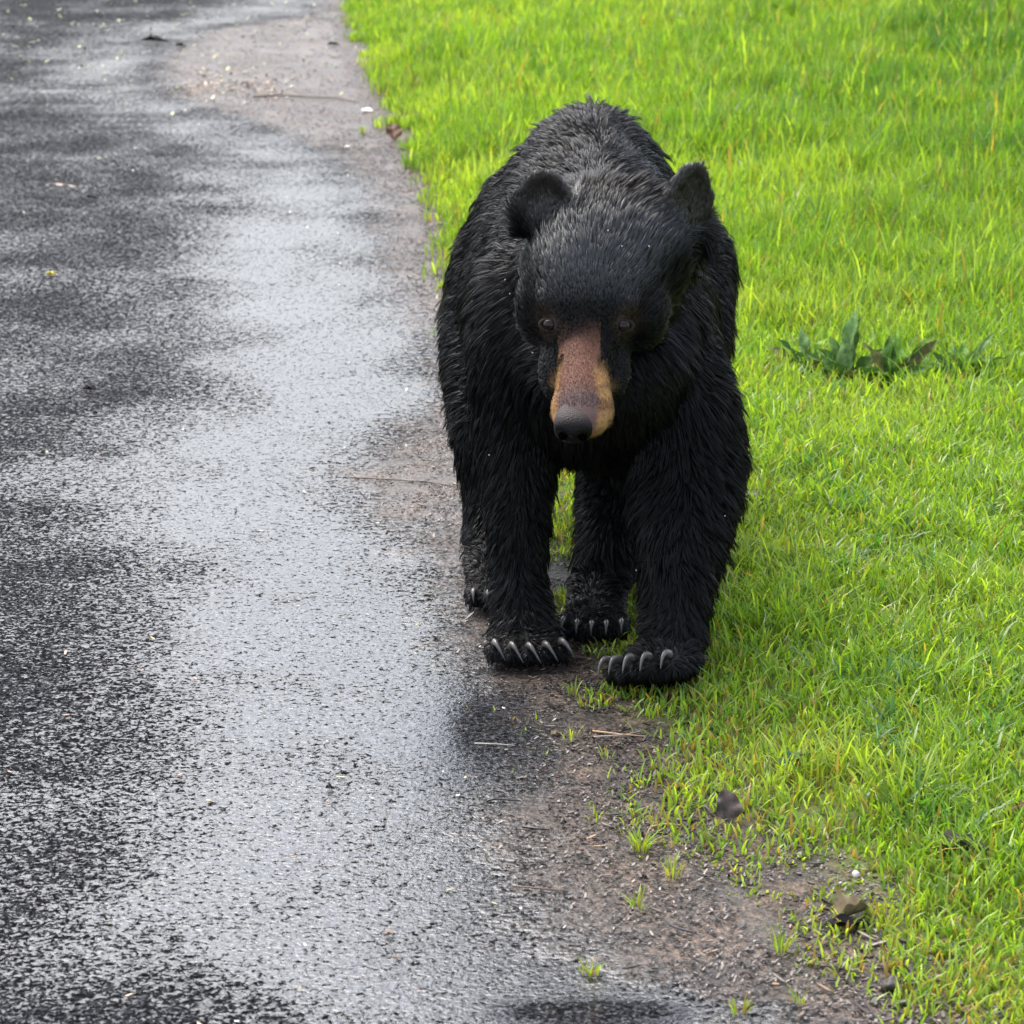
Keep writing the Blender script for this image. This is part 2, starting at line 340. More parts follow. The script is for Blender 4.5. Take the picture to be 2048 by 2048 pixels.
GREEN = np.array([.220, .345, .042]); DEEP = np.array([.070, .165, .022]); LIME = np.array([.33, .425, .060]); STRAW = np.array([.36, .26, .06]); BLUE = np.array([.085, .19, .05])
def grass_scatter():
    out = []
    # candidates with a density that falls with distance, wider blades further away
    tot = 0
    Xs, Ys = [], []
    for y0, y1, dens in ((2.4, 4.2, 15000), (4.2, 6.0, 13000), (6.0, 8.5, 9000), (8.5, 12.0, 5600), (12.0, 17.5, 3400), (17.5, 24, 1400)):
        xa, xb = -3.5, .19 * y1 + 1.1
        n = int((y1 - y0) * (xb - xa) * dens)
        x = rng.uniform(xa, xb, n); y = rng.uniform(y0, y1, n)
        k = (x > edgeB(y) - .34) & (x < .19 * y + .75)
        Xs.append(x[k]); Ys.append(y[k])
    x = np.concatenate(Xs); y = np.concatenate(Ys)
    dB = x - edgeB(y)
    nz = vnoise(x, y, 5, 11); nz2 = vnoise(x, y, 22, 12, 2)
    near = sstep(5.2, 4.3, y)
    wob = dB + .07 * nz + .03 * nz2
    p = sstep(-.02, .10, wob)
    # thin trampled area at the lower right, bare patches
    bare = sstep(.35, .9, vnoise(x, y, 3.2, 14) + .5 * nz2) * sstep(.75, .15, dB) * near
    p = p * (1 - .8 * bare)
    weedgap = np.ones(len(x))
    for (a_, b__) in ((1615, 775), (1695, 790), (1780, 795), (1910, 785)):
        gx, gy = gp(a_, b__); weedgap *= 1 - .6 * np.exp(-(((x - gx) / .07) ** 2 + ((y - gy + .06) / .13) ** 2))
    keep = rng.uniform(0, 1, len(x)) < np.maximum(p, (.015 + .55 * sstep(.05, .6, vnoise(x, y, 9, 19))) * near * sstep(-.34, -.04, wob)) * weedgap
    x, y, dB, nz, p = x[keep], y[keep], dB[keep], nz[keep], p[keep]
    n = len(x)
    rich = sstep(-.2, .7, vnoise(x, y, 1.1, 21)) * sstep(6.0, 9.0, y)         # lusher darker tussocks further up
    rich = np.maximum(rich * .45, sstep(1.0, 2.4, x - .0 * y) * sstep(9, 10.5, y) * sstep(-.6, .5, vnoise(x, y, .9, 22)))
    blob = np.zeros(n)
    for (a_, b__, rx, ry) in ((1760, 235, .75, 1.9), (1990, 400, .5, 1.2), (1480, 130, .35, 1.5)):
        gx, gy = gp(a_, b__); blob = np.maximum(blob, np.exp(-(((x - gx) / rx) ** 2 + ((y - gy) / ry) ** 2)) * (.75 + .5 * vnoise(x, y, 2.5, 71)))
    rich = np.clip(np.maximum(rich, blob), 0, 1)
    h = (.038 + .032 * rng.random(n)) * (1 + .35 * nz) * (.45 + .55 * sstep(0, .35, dB))
    h = h * (1 + .80 * sstep(6.0, 10, y)) * (1 + .8 * rich)
    h = np.where(rng.random(n) < .05, h * 1.6, h)
    w = (.0034 + .0024 * rng.random(n)) * (1 + .95 * sstep(5, 16, y))
    lean = rng.uniform(.15, .9, n) * (1 - .45 * sstep(5.5, 9, y))
    c = GREEN[None] * (1 + .0 * nz[:, None])
    t = sstep(-.5, .8, vnoise(x, y, 1.7, 25))[:, None]
    c = GREEN * (1 - t) + LIME * t
    c = c * (1 - rich[:, None]) + (DEEP * .9 + GREEN * .1) * rich[:, None]
    r = rng.random(n)[:, None]
    c = np.where(r < .12, DEEP * .6 + c * .4, c); c = np.where((r > .12) & (r < .20), BLUE * .7 + c * .3, c)
    c = np.where(r > .90, LIME * 1.15, c)
    sf = (.035 + .16 * sstep(.45, .0, dB) * sstep(9, 5, y))[:, None]
    r = rng.random(n)[:, None]
    c = np.where(r < sf, STRAW * rng.uniform(.6, 1.2, n)[:, None], c)
    c = c * rng.uniform(.72, 1.25, n)[:, None]
    # coarse tussocks with long drooping blades
    tx, ty, th_, tw_, tl, tc_ = [], [], [], [], [], []
    for (x0, x1, y0, y1, m_, hh, dk) in ((.25, 1.1, 3.9, 6.2, 70, .085, 0), (.9, 2.6, 8.5, 12.5, 190, .15, 1), (0.2, 1.9, 6.2, 9, 40, .09, 0), (.45, 3.0, 12, 17, 120, .16, 1)):
        for _ in range(m_):
            cx, cy = rng.uniform(x0, x1), rng.uniform(y0, y1)
            if cx < edgeB(cy) + .12 or (not dk and abs(cx - .2) < .4 and cy < 6.4): continue
            if dk and vnoise(np.array([cx]), np.array([cy]), .8, 61)[0] < -.1: continue
            k = rng.integers(8, 26); sp = .03 + .03 * dk
            tx.append(cx + rng.normal(0, sp, k)); ty.append(cy + rng.normal(0, sp, k)); th_.append(hh * rng.uniform(.5, 1.15, k)); tw_.append(rng.uniform(.0042, .0075, k) * (1 + .5 * dk)); tl.append(rng.uniform(.3, 1.1, k))
            base_ = (DEEP * .8 + GREEN * .2) if dk else (BLUE, GREEN * .8, DEEP * 1.2)[rng.integers(0, 3)]
            tc_.append(np.tile(base_, (k, 1)) * rng.uniform(.7, 1.3, k)[:, None])
    x = np.concatenate([x] + tx); y = np.concatenate([y] + ty); h = np.concatenate([h] + th_); w = np.concatenate([w] + tw_); lean = np.concatenate([lean] + tl); c = np.concatenate([c] + tc_)
    return blades(x, y, h, w, lean, c)
V, F, C = grass_scatter()
grass = mesh_np('grass', V, F, M_GRASS, colors={'tint': C}, smooth=True)
tag(grass, 'bright wet green lawn grass growing along the verge', 'grass', kind='stuff')
print('grass blades', len(F) // 3)

# ------------------------------------------------------------------ bark / grit litter on the silt
def chips(n, region, smin, smax, pal, lift=.0015, flat=.25, long=1.0):
    xs_, ys_ = region(n)
    n = len(xs_)
    s = rng.uniform(smin, smax, n); el = rng.uniform(.9, 2.2, n) + rng.exponential(.5, n) * long
    az = rng.uniform(0, np.pi, n); tilt = rng.normal(0, .28, n)
    base = np.array([[1, 0], [.35, .9], [-.6, .75], [-1, -.1], [-.45, -.85], [.5, -.8]])
    V = np.zeros((n, 12, 3))
    jit = rng.uniform(.65, 1.2, (n, 6))
    z0 = np.maximum(ground_z(xs_, ys_), .002) + lift
    for k in range(6):
        a = base[k][0] * jit[:, k] * s * el * .5; b = base[k][1] * jit[:, k] * s * .5
        dx = a * np.cos(az) - b * np.sin(az); dy = a * np.sin(az) + b * np.cos(az); dz = a * tilt
        for q, tz in ((0, 1), (1, 0)):
            V[:, k + 6 * q, 0] = xs_ + dx; V[:, k + 6 * q, 1] = ys_ + dy; V[:, k + 6 * q, 2] = z0 + dz + tz * s * flat
    i = np.arange(n)[:, None] * 12
    F = [i + np.array([[0, 1, 2, 3]]), i + np.array([[0, 3, 4, 5]])]
    for k in range(6):
        j = (k + 1) % 6
        F.append(i + np.array([[k, k + 6, j + 6, j]]))
    pal = np.array(pal); c = pal[rng.integers(0, len(pal), n)] * rng.uniform(.6, 1.3, n)[:, None]
    return V.reshape(-1, 3), np.concatenate(F, 0), np.repeat(c, 12, axis=0)
M_CHIP, nt, b, out = new_mat('bark_chip')
at = N(nt, 'ShaderNodeAttribute', attribute_name='tint'); L(nt, at.outputs['Color'], b.inputs['Base Color']); b.inputs['Roughness'].default_value = .42

def reg_silt(n):
    y = 2.6 + 14 * rng.random(n) ** 2.0
    a, b_ = edgeA(y), edgeB(y)
    u = rng.random(n)
    x = a + (b_ + .12 - a) * (1 - (1 - u) ** 1.0) + rng.normal(0, .015, n)
    keep = (rng.random(n) < np.clip((.25 + .75 * sstep(0, .25, x - a)) * np.clip((b_ - a + .2) / .5, 0, 1), 0, 1)) & (vnoise(x, y, 8, 33) > -.55)
    return x[keep], y[keep]
BROWNS = [(.08, .054, .042), (.05, .035, .028), (.12, .09, .075), (.018, .015, .014), (.20, .165, .14), (.09, .065, .056), (.045, .042, .042), (.012, .010, .010)]
V, F, C = chips(80000, reg_silt, .0020, .0052, BROWNS, lift=.0, flat=.22)
V2, F2, C2 = chips(2600, reg_silt, .0035, .0075, BROWNS + [(.012, .01, .009), (.26, .17, .10), (.02, .015, .012)], lift=.003, flat=.3, long=3.2)
V, F, C = np.concatenate([V, V2]), np.concatenate([F, F2 + len(V)]), np.concatenate([C, C2])
litter = mesh_np('bark_litter', V, F, M_CHIP, colors={'tint': C}, smooth=False)
litter_done = 1
tag(litter, 'small wet brown bark and grit fragments washed along the road edge', 'litter', kind='stuff')
def reg_road(n):
    y = 2.6 + 13.5 * rng.random(n) ** 1.3
    x = edgeA(y) - rng.exponential(.9, n)
    k = (x > -.2 * y - .5)
    return x[k], y[k]
def reg_petal(n):
    y = rng.uniform(10.5, 17, n); x = rng.uniform(-3.5, -.5, n); k = rng.random(n) < sstep(10.5, 15.5, y)
    return x[k], y[k]
V1, F1, C1 = chips(420, reg_road, .003, .007, [(.55, .53, .46), (.30, .20, .14), (.02, .02, .02), (.42, .36, .2)], lift=.002, flat=.2)
V2, F2, C2 = chips(620, reg_petal, .008, .017, [(.38, .40, .16), (.5, .48, .3), (.3, .34, .12)], lift=.002, flat=.12)
def reg_tongue(n):
    cx, cy = gp(470, 175); return cx + rng.normal(0, .16, n), cy + rng.normal(0, .30, n)
V3, F3, C3 = chips(260, reg_tongue, .006, .014, [(.30, .17, .08), (.40, .26, .12), (.16, .08, .05), (.5, .42, .3)], lift=.002, flat=.2)
F2 = np.concatenate([F2, F3 + len(V2)]); V2 = np.concatenate([V2, V3]); C2 = np.concatenate([C2, C3])
bits = mesh_np('petal_litter', np.concatenate([V1, V2]), np.concatenate([F1, F2 + len(V1)]), M_CHIP, colors={'tint': np.concatenate([C1, C2])}, smooth=False)
tag(bits, 'tiny pale petals and crumbs scattered over the wet asphalt', 'petals', kind='stuff')

#BEAR_START
# ------------------------------------------------------------------ bear
def nrm(v): v = np.asarray(v, float); return v / np.linalg.norm(v)
class Vol:
    def __init__(s): s.v = []; s.f = []
    def loft(s, secs, n=28):
        """secs: (centre, u, v, ru, rtop, rbot, pow)"""
        base = len(s.v)
        for (c, u, v, ru, rt, rb, p) in secs:
            for k in range(n):
                a = 2 * math.pi * k / n; ca, sa = math.cos(a), math.sin(a)
                e = 2.0 / p
                x = math.copysign(abs(ca) ** e, ca) * ru; y = math.copysign(abs(sa) ** e, sa) * (rt if sa > 0 else rb)
                s.v.append(tuple(np.array(c) + np.array(u) * x + np.array(v) * y))
        for i in range(len(secs) - 1):
            for k in range(n):
                a = base + i * n; k2 = (k + 1) % n
                s.f.append((a + k, a + k2, a + n + k2, a + n + k))
        s.f.append(tuple(base + k for k in range(n))[::-1]); b = base + (len(secs) - 1) * n
        s.f.append(tuple(b + k for k in range(n)))
    def tube(s, pts, rad, n=18, flat=None, side=(1, 0, 0)):
        pts = [np.array(p, float) for p in pts]; secs = []
        for i, p in enumerate(pts):
            t = nrm(pts[min(i + 1, len(pts) - 1)] - pts[max(i - 1, 0)])
            u = np.array(side, float); u = nrm(u - t * u.dot(t)); v = np.cross(t, u)
            r = rad[i]; ru, rv = (r, r) if np.isscalar(r) else r
            secs.append((p, u, v, ru, rv, rv, 2))
        # rounded ends
        def cap(sec, t, sg):
            c, u, v, ru, rt, rb, p = sec
            return [(c + sg * t * min(ru, rt) * .55, u, v, ru * .75, rt * .75, rb * .75, p), (c + sg * t * min(ru, rt) * .85, u, v, ru * .3, rt * .3, rb * .3, p)]
        t0 = nrm(pts[1] - pts[0]); t1 = nrm(pts[-1] - pts[-2])
        secs = cap(secs[0], t0, -1)[::-1] + secs + cap(secs[-1], t1, 1)
        s.loft(secs, n)
    def ball(s, c, r, ax=None, n=14):
        """ellipsoid radii r along axes ax"""
        ax = np.eye(3) if ax is None else np.array(ax); c = np.array(c, float); secs = []
        for k in range(n + 1):
            th = math.pi * (k + .35) / (n + .7); secs.append((c - ax[2] * math.cos(th) * r[2], ax[0], ax[1], math.sin(th) * r[0], math.sin(th) * r[1], math.sin(th) * r[1], 2))
        s.loft(secs, 18)

UX = np.array((1., 0, 0)); UZ = np.array((0, 0, 1.))
body_v = Vol()
# torso, chest to rump (bear walks towards the camera)
T = [  # Y, xc, zc, half width, top, bottom, power
    (5.02, .175, .62, .10, .10, .13, 2.0), (5.07, .178, .62, .165, .17, .19, 2.0), (5.16, .185, .60, .200, .25, .235, 2.0), (5.28, .178, .60, .222, .300, .25, 1.85), (5.42, .172, .59, .240, .30, .25, 1.8),
    (5.60, .160, .57, .255, .30, .245, 1.8), (5.78, .155, .57, .262, .325, .245, 1.75), (5.95, .160, .58, .252, .345, .24, 1.7), (6.10, .175, .60, .235, .345, .24, 1.7), (6.24, .185, .60, .20, .30, .22, 1.75), (6.34, .19, .60, .14, .21, .17, 2), (6.39, .19, .60, .06, .09, .08, 2)]
body_v.loft([((xc, y, zc), UX, UZ, hw, t, b_, p) for (y, xc, zc, hw, t, b_, p) in T], 40)
# shoulders / haunches
body_v.ball((.02, 5.22, .60), (.10, .13, .20)); body_v.ball((.330, 5.19, .50), (.098, .13, .17))
body_v.ball((.02, 6.0, .56), (.13, .22, .26)); body_v.ball((.315, 5.98, .54), (.13, .22, .25))
# front leg, picture left (planted)
body_v.tube([(.03, 5.22, .62), (.018, 5.22, .50), (.012, 5.20, .40), (.012, 5.165, .28), (.014, 5.135, .17), (.018, 5.11, .09), (.02, 5.07, .05)],
            [(.10, .13), (.092, .115), (.078, .098), (.062, .078), (.051, .060), (.054, .060), (.062, .05)])
# front leg, picture right (stepping, toes turned in)
body_v.tube([(.305, 5.18, .56), (.335, 5.15, .49), (.348, 5.12, .40), (.337, 5.06, .29), (.322, 5.00, .19), (.315, 4.97, .13), (.312, 4.93, .085)],
            [(.10, .13), (.108, .12), (.112, .11), (.100, .095), (.074, .075), (.062, .064), (.060, .058)])
# hind leg, picture left
body_v.tube([(.03, 6.02, .60), (-.01, 5.86, .48), (-.03, 5.74, .38), (-.045, 5.66, .28), (-.045, 5.64, .17), (-.042, 5.56, .07)], [.16, .14, .115, .085, .06, .055])
body_v.tube([(-.042, 5.60, .06), (-.04, 5.50, .05), (-.032, 5.41, .042)], [(.052, .05), (.060, .042), (.062, .034)])
# hind leg, picture right (well under the belly)
body_v.tube([(.34, 6.0, .60), (.335, 5.82, .48), (.29, 5.66, .38), (.25, 5.52, .27), (.222, 5.44, .18), (.20, 5.38, .09)], [.16, .145, .13, .105, .082, .066])
body_v.tube([(.19, 5.43, .06), (.180, 5.34, .05), (.172, 5.23, .042)], [(.052, .05), (.058, .042), (.060, .034)])

def paw(c, fwd, up, w=.075, ln=.075, th=.036, toes=5):
    """pad plus toes; returns toe tips and the axes"""
    fwd = nrm(fwd); side = nrm(np.cross(fwd, up)); up = nrm(np.cross(side, fwd)); c = np.array(c, float)
    body_v.ball(c, (w, th, ln), (side, up, fwd))
    tips = []
    for k in range(toes):
        a = (k - (toes - 1) / 2) / ((toes - 1) / 2)
        p = c + side * a * w * .82 + fwd * (ln * (.62 - .26 * a * a)) + up * (-.004)
        f2 = nrm(fwd + side * a * .10)
        body_v.ball(p + f2 * .018, (.0185, .024, .034), (nrm(np.cross(f2, up)), up, f2))
        tips.append((p + f2 * .044 + up * .008, f2, up))
    return tips
tipsL = paw((.027, 5.055, .040), (.06, -1, -.04), (0, 0, 1))
tipsR = paw((.285, 4.885, .046), (-.60, -.78, .22), (-.40, -.05, 1), w=.080, ln=.082, th=.042)
tipsHR = paw((.168, 5.20, .036), (-.1, -1, -.02), (0, 0, 1), w=.066, ln=.06)
tipsHL = paw((-.028, 5.39, .036), (.1, -1, -.02), (0, 0, 1), w=.066, ln=.06)

# head frame
EYE = ray(1171, 648, 4.83)
AX = nrm((-.075, -.80, -.585)); SD = nrm(np.cross(AX, UZ) * -1); SD = SD if SD[0] > 0 else -SD
UPV = nrm(np.cross(SD, AX)); UPV = UPV if UPV[2] > 0 else -UPV
rollA = R(-2.0); SD, UPV = SD * math.cos(rollA) + UPV * math.sin(rollA), UPV * math.cos(rollA) - SD * math.sin(rollA)
def H(s, t, h): return EYE + AX * s + SD * t + UPV * h
def hsec(s, w, top, bot, t=0.0, p=2.0):
    hc = (top + bot) / 2; r = (top - bot) / 2
    return (H(s, t, hc), SD, UPV, w, r, r, p)
body_v.loft([hsec(-.31, .05, .04, -.06, .05), hsec(-.285, .115, .080, -.12, .045), hsec(-.23, .150, .085, -.15, .040, 1.95), hsec(-.17, .148, .082, -.155, .027, 1.95), hsec(-.11, .132, .071, -.15, .012, 1.95),
             hsec(-.06, .114, .056, -.14, .003, 2.0), hsec(-.02, .092, .042, -.125, 0, 2.0), hsec(.01, .070, .024, -.11, 0, 2.1), hsec(.04, .052, .010, -.098, 0, 2.3), hsec(.08, .048, .002, -.09, 0, 2.4),
             hsec(.12, .0495, -.003, -.088, .003, 2.4), hsec(.16, .050, -.008, -.088, .005, 2.3), hsec(.19, .051, -.014, -.086, .005, 2.2), hsec(.212, .044, -.020, -.076, .002, 2.1), hsec(.226, .024, -.03, -.058, 0, 2)], 30)
# brow ridges, cheeks, lips
for sg in (-1, 1):
    body_v.ball(H(-.085, sg * .094 + .008, -.058), (.044, .066, .078), (SD, UPV, AX))
    body_v.ball(H(.035, sg * .050, -.080), (.034, .036, .075), (SD, UPV, AX))
    body_v.ball(H(-.040, sg * .072, .012), (.022, .016, .030), (SD, UPV, AX))
    body_v.ball(H(.160, sg * .034 + .004, -.052), (.0245, .030, .046), (SD, UPV, AX))
# neck
body_v.tube([H(-.20, .03, -.03), (.170, 5.10, .76), (.175, 5.25, .70), (.175, 5.40, .66)], [(.125, .130), (.150, .165), (.175, .205), (.19, .22)])
body_v.ball((.185, 5.08, .60), (.15, .13, .14))
# ears: cupped discs
def ear(base, up, out, w, hgt, th):
    up = nrm(up); nf = nrm(out); sd = nrm(np.cross(up, nf)); base = np.array(base)
    secs = []
    for t, ww in ((-.35, 1.15), (0, 1.10), (.3, 1.0), (.55, .84), (.78, .60), (.93, .34), (1.0, .12)):
        c = base + up * hgt * t - nf * (.012 * (1 - (t - .4) ** 2))
        secs.append((c, sd, nf, w * ww, th * (1.05 - .6 * max(t, 0)), th * (1.15 - .6 * max(t, 0)), 2))
    body_v.loft(secs, 18)
    # rims standing forward of the middle make the cup
    for sg in (-1, 1):
        body_v.tube([base + sd * sg * w * .95 * k + up * hgt * t + nf * .003 for t, k in ((-.2, 1.08), (.25, .98), (.55, .82), (.80, .54), (.96, .16))], [.011, .011, .010, .009, .008], 10)
earL_b = ray(1092, 440, 4.995); earR_b = ray(1366, 445, 5.01)
ear(earL_b, (-.10, .10, 1), (-.20, -1, .30), .054, .084, .012)
ear(earR_b, (.20, .10, 1), (.55, -.83, .12), .052, .106, .013)
earL_c = earL_b + np.array((0, 0, .045)); earR_c = earR_b + np.array((.01, 0, .045))

bm_me = bpy.data.meshes.new('tmp'); bm_me.from_pydata([tuple(v) for v in body_v.v], [], body_v.f)
tmp = bpy.data.objects.new('tmp', bm_me); col.objects.link(tmp)
bmm = bmesh.new(); bmm.from_mesh(bm_me); bmesh.ops.recalc_face_normals(bmm, faces=bmm.faces); bmm.to_mesh(bm_me); bmm.free()
rm = tmp.modifiers.new('r', 'REMESH'); rm.mode = 'VOXEL'; rm.voxel_size = .0085
sm = tmp.modifiers.new('s', 'SMOOTH'); sm.iterations = 5; sm.factor = .5
dg = bpy.context.evaluated_depsgraph_get(); body_me = bpy.data.meshes.new_from_object(tmp.evaluated_get(dg)); body_me.name = 'body'
bpy.data.objects.remove(tmp); bpy.data.meshes.remove(bm_me)
nv = len(body_me.vertices); BV = np.zeros(nv * 3, dtype=np.float32); body_me.vertices.foreach_get('co', BV); BV = BV.reshape(-1, 3).astype(float)
# extra smoothing away from head and paws
ne = len(body_me.edges); E = np.zeros(ne * 2, dtype=np.int32); body_me.edges.foreach_get('vertices', E); E = E.reshape(-1, 2)
def head_coords(P): q = P - EYE; return q @ AX, q @ SD, q @ UPV
hs_, ht_, hh_ = head_coords(BV)
headw = sstep(5.12, 5.02, BV[:, 1]) * sstep(.45, .52, BV[:, 2])
eard = np.minimum(np.linalg.norm(BV - earL_c, axis=1), np.linalg.norm(BV - earR_c, axis=1))
headw = np.maximum(headw, sstep(.16, .10, eard)); pawm = sstep(.14, .10, BV[:, 2])
fr = (1 - headw) * (1 - pawm)
deg = np.bincount(E.ravel(), minlength=nv).astype(float)[:, None]
for it in range(26):
    acc = np.zeros_like(BV)
    for k in range(3):
        acc[:, k] = np.bincount(E[:, 0], BV[E[:, 1], k], nv) + np.bincount(E[:, 1], BV[E[:, 0], k], nv)
    BV += (acc / deg - BV) * (.6 * fr)[:, None]
body_me.vertices.foreach_set('co', BV.astype(np.float32).ravel()); body_me.update()
body_me.polygons.foreach_set('use_smooth', np.ones(len(body_me.polygons), dtype=bool))

# surface points for the eyes
body_me.calc_loop_triangles()
nt_ = len(body_me.loop_triangles); TI = np.zeros(nt_ * 3, dtype=np.int32); body_me.loop_triangles.foreach_get('vertices', TI); TI = TI.reshape(-1, 3)
from mathutils.bvhtree import BVHTree
bvh = BVHTree.FromPolygons([Vector(v) for v in BV], [tuple(t) for t in TI])
def hit_px(px, py):
    tgt = ray(px, py, 5.0); o = Vector((0, 0, CAM_H)); dr = (Vector(tgt) - o).normalized()
    r = bvh.ray_cast(o, dr); return np.array(r[0]), np.array(r[1])
EYES = [hit_px(1100, 650)[0], hit_px(1246, 652)[0]]
# pigment
def pigment(P):
    s, t, h = head_coords(P)
    c = np.tile(np.array([.0036, .0035, .0037]), (len(P), 1))
    face = sstep(-.30, -.22, s) * (h > -.25) * (P[:, 2] > .4)
    # brownish round the eyes
    for e_, sg in zip(EYES, (-1, 1)):
        dd_ = np.linalg.norm(P - e_ - SD * sg * .008, axis=1)
        c += (sstep(.048, .018, dd_) * face)[:, None] * np.array([.030, .018, .011])
    nz = np.array([noise.noise(Vector(p) * 45) for p in P]) if len(P) < 60000 else vnoise(t * 1.0, h + s, 40, 3, 2) * .6
    ed_ = np.minimum(np.linalg.norm(P - earL_c, axis=1), np.linalg.norm(P - earR_c, axis=1)); c += sstep(.07, .045, ed_)[:, None] * np.array([.036, .030, .027])
    muz = sstep(.000, .065, s + .030 * nz - .10 * np.abs(t)) * (s < .3) * sstep(.066, .056, np.abs(t - .003)) * (h > -.2)
    top = sstep(.041, .028, np.abs(t + .006) + .012 * nz) * sstep(-.050, -.020, h)
    tan = np.array([.32, .175, .065]); red = np.array([.150, .068, .044])
    mc = tan * (1 - top[:, None]) + red * top[:, None]
    under = sstep(-.058, -.078, h + .008 * nz)[:, None]
    mc = mc * (1 - under) + np.array([.022, .018, .015]) * under
    gr = (sstep(.125, .165, s) * top)[:, None]; mc = mc * (1 - gr) + np.array([.085, .052, .046]) * gr
    mot = (sstep(.05, .4, vnoise(t + s, h - s, 75, 5, 2)) * (1 - top) * (t > 0) * .65)[:, None]; mc = mc * (1 - mot) + np.array([.09, .042, .02]) * mot
    dark = (sstep(.18, .45, nz) * sstep(.10, .02, s) * .6)[:, None]
    mc = mc * (1 - dark) + np.array([.03, .02, .015]) * dark
    # the sides of the muzzle darken up towards the cheek
    sd_ = (sstep(.070, .125, s + .02 * nz) * sstep(-.075, -.055, h - (s - .1) * .12) + .0)[:, None] * np.ones((1, 1)); sidefade = np.where(top[:, None] > .5, 1, sd_)
    w = muz[:, None] * sidefade
    return c * (1 - w) + mc * w, muz * sidefade[:, 0]
pc, pm = pigment(BV)
at = body_me.attributes.new('tint', 'FLOAT_COLOR', 'POINT'); cc = np.ones((nv, 4), dtype=np.float32); cc[:, :3] = pc; at.data.foreach_set('color', cc.ravel())

M_SKIN, nt, b, out = new_mat('short_wet_coat')
at = N(nt, 'ShaderNodeAttribute', attribute_name='tint'); L(nt, at.outputs['Color'], b.inputs['Base Color']); b.inputs['Roughness'].default_value = .6; b.inputs['Specular IOR Level'].default_value = .2
tc = N(nt, 'ShaderNodeTexCoord'); n_ = N(nt, 'ShaderNodeTexNoise', Scale=220.0, Detail=3.0); L(nt, tc.outputs['Object'], n_.inputs['Vector'])
bp = N(nt, 'ShaderNodeBump', Strength=.5, Distance=.002); L(nt, n_.outputs['Fac'], bp.inputs['Height']); L(nt, bp.outputs[0], b.inputs['Normal'])
M_FUR, nt, b, out = new_mat('wet_fur')
at = N(nt, 'ShaderNodeAttribute', attribute_name='tint'); L(nt, at.outputs['Color'], b.inputs['Base Color'])
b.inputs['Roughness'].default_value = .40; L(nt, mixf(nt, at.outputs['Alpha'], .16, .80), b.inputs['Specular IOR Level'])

body_me.materials.clear(); body_me.materials.append(M_SKIN)
BEAR0 = (.19, 5.5, 0)
bear = empty('bear', BEAR0); tag(bear, 'wet black bear walking towards the camera along the grass verge, head lowered', 'bear')
inv = -np.array(BEAR0)
body = bpy.data.objects.new('body', body_me); col.objects.link(body); body.parent = bear; body.location = inv

# ---- fur: tapering wet locks, each a bent strip
body_me.calc_loop_triangles()
nt_ = len(body_me.loop_triangles); TI = np.zeros(nt_ * 3, dtype=np.int32); body_me.loop_triangles.foreach_get('vertices', TI); TI = TI.reshape(-1, 3)
VN = np.zeros(nv * 3, dtype=np.float32); body_me.vertices.foreach_get('normal', VN); VN = VN.reshape(-1, 3).astype(float)
A3, B3, C3 = BV[TI[:, 0]], BV[TI[:, 1]], BV[TI[:, 2]]
area = np.linalg.norm(np.cross(B3 - A3, C3 - A3), axis=1) * .5
cen = (A3 + B3 + C3) / 3
hd = sstep(5.14, 5.02, cen[:, 1]) * sstep(.42, .52, cen[:, 2])
wgt = area * (1 + 2.2 * hd)
def sample(n, wg):
    t = rng.choice(nt_, n, p=wg / wg.sum()); u = rng.random(n); v = rng.random(n); k = u + v > 1; u[k] = 1 - u[k]; v[k] = 1 - v[k]; w = 1 - u - v
    P = A3[t] * w[:, None] + B3[t] * u[:, None] + C3[t] * v[:, None]
    Nn = VN[TI[t, 0]] * w[:, None] + VN[TI[t, 1]] * u[:, None] + VN[TI[t, 2]] * v[:, None]
    return P, Nn / np.linalg.norm(Nn, axis=1)[:, None]
def unit(a): return a / np.maximum(np.linalg.norm(a, axis=1), 1e-9)[:, None]
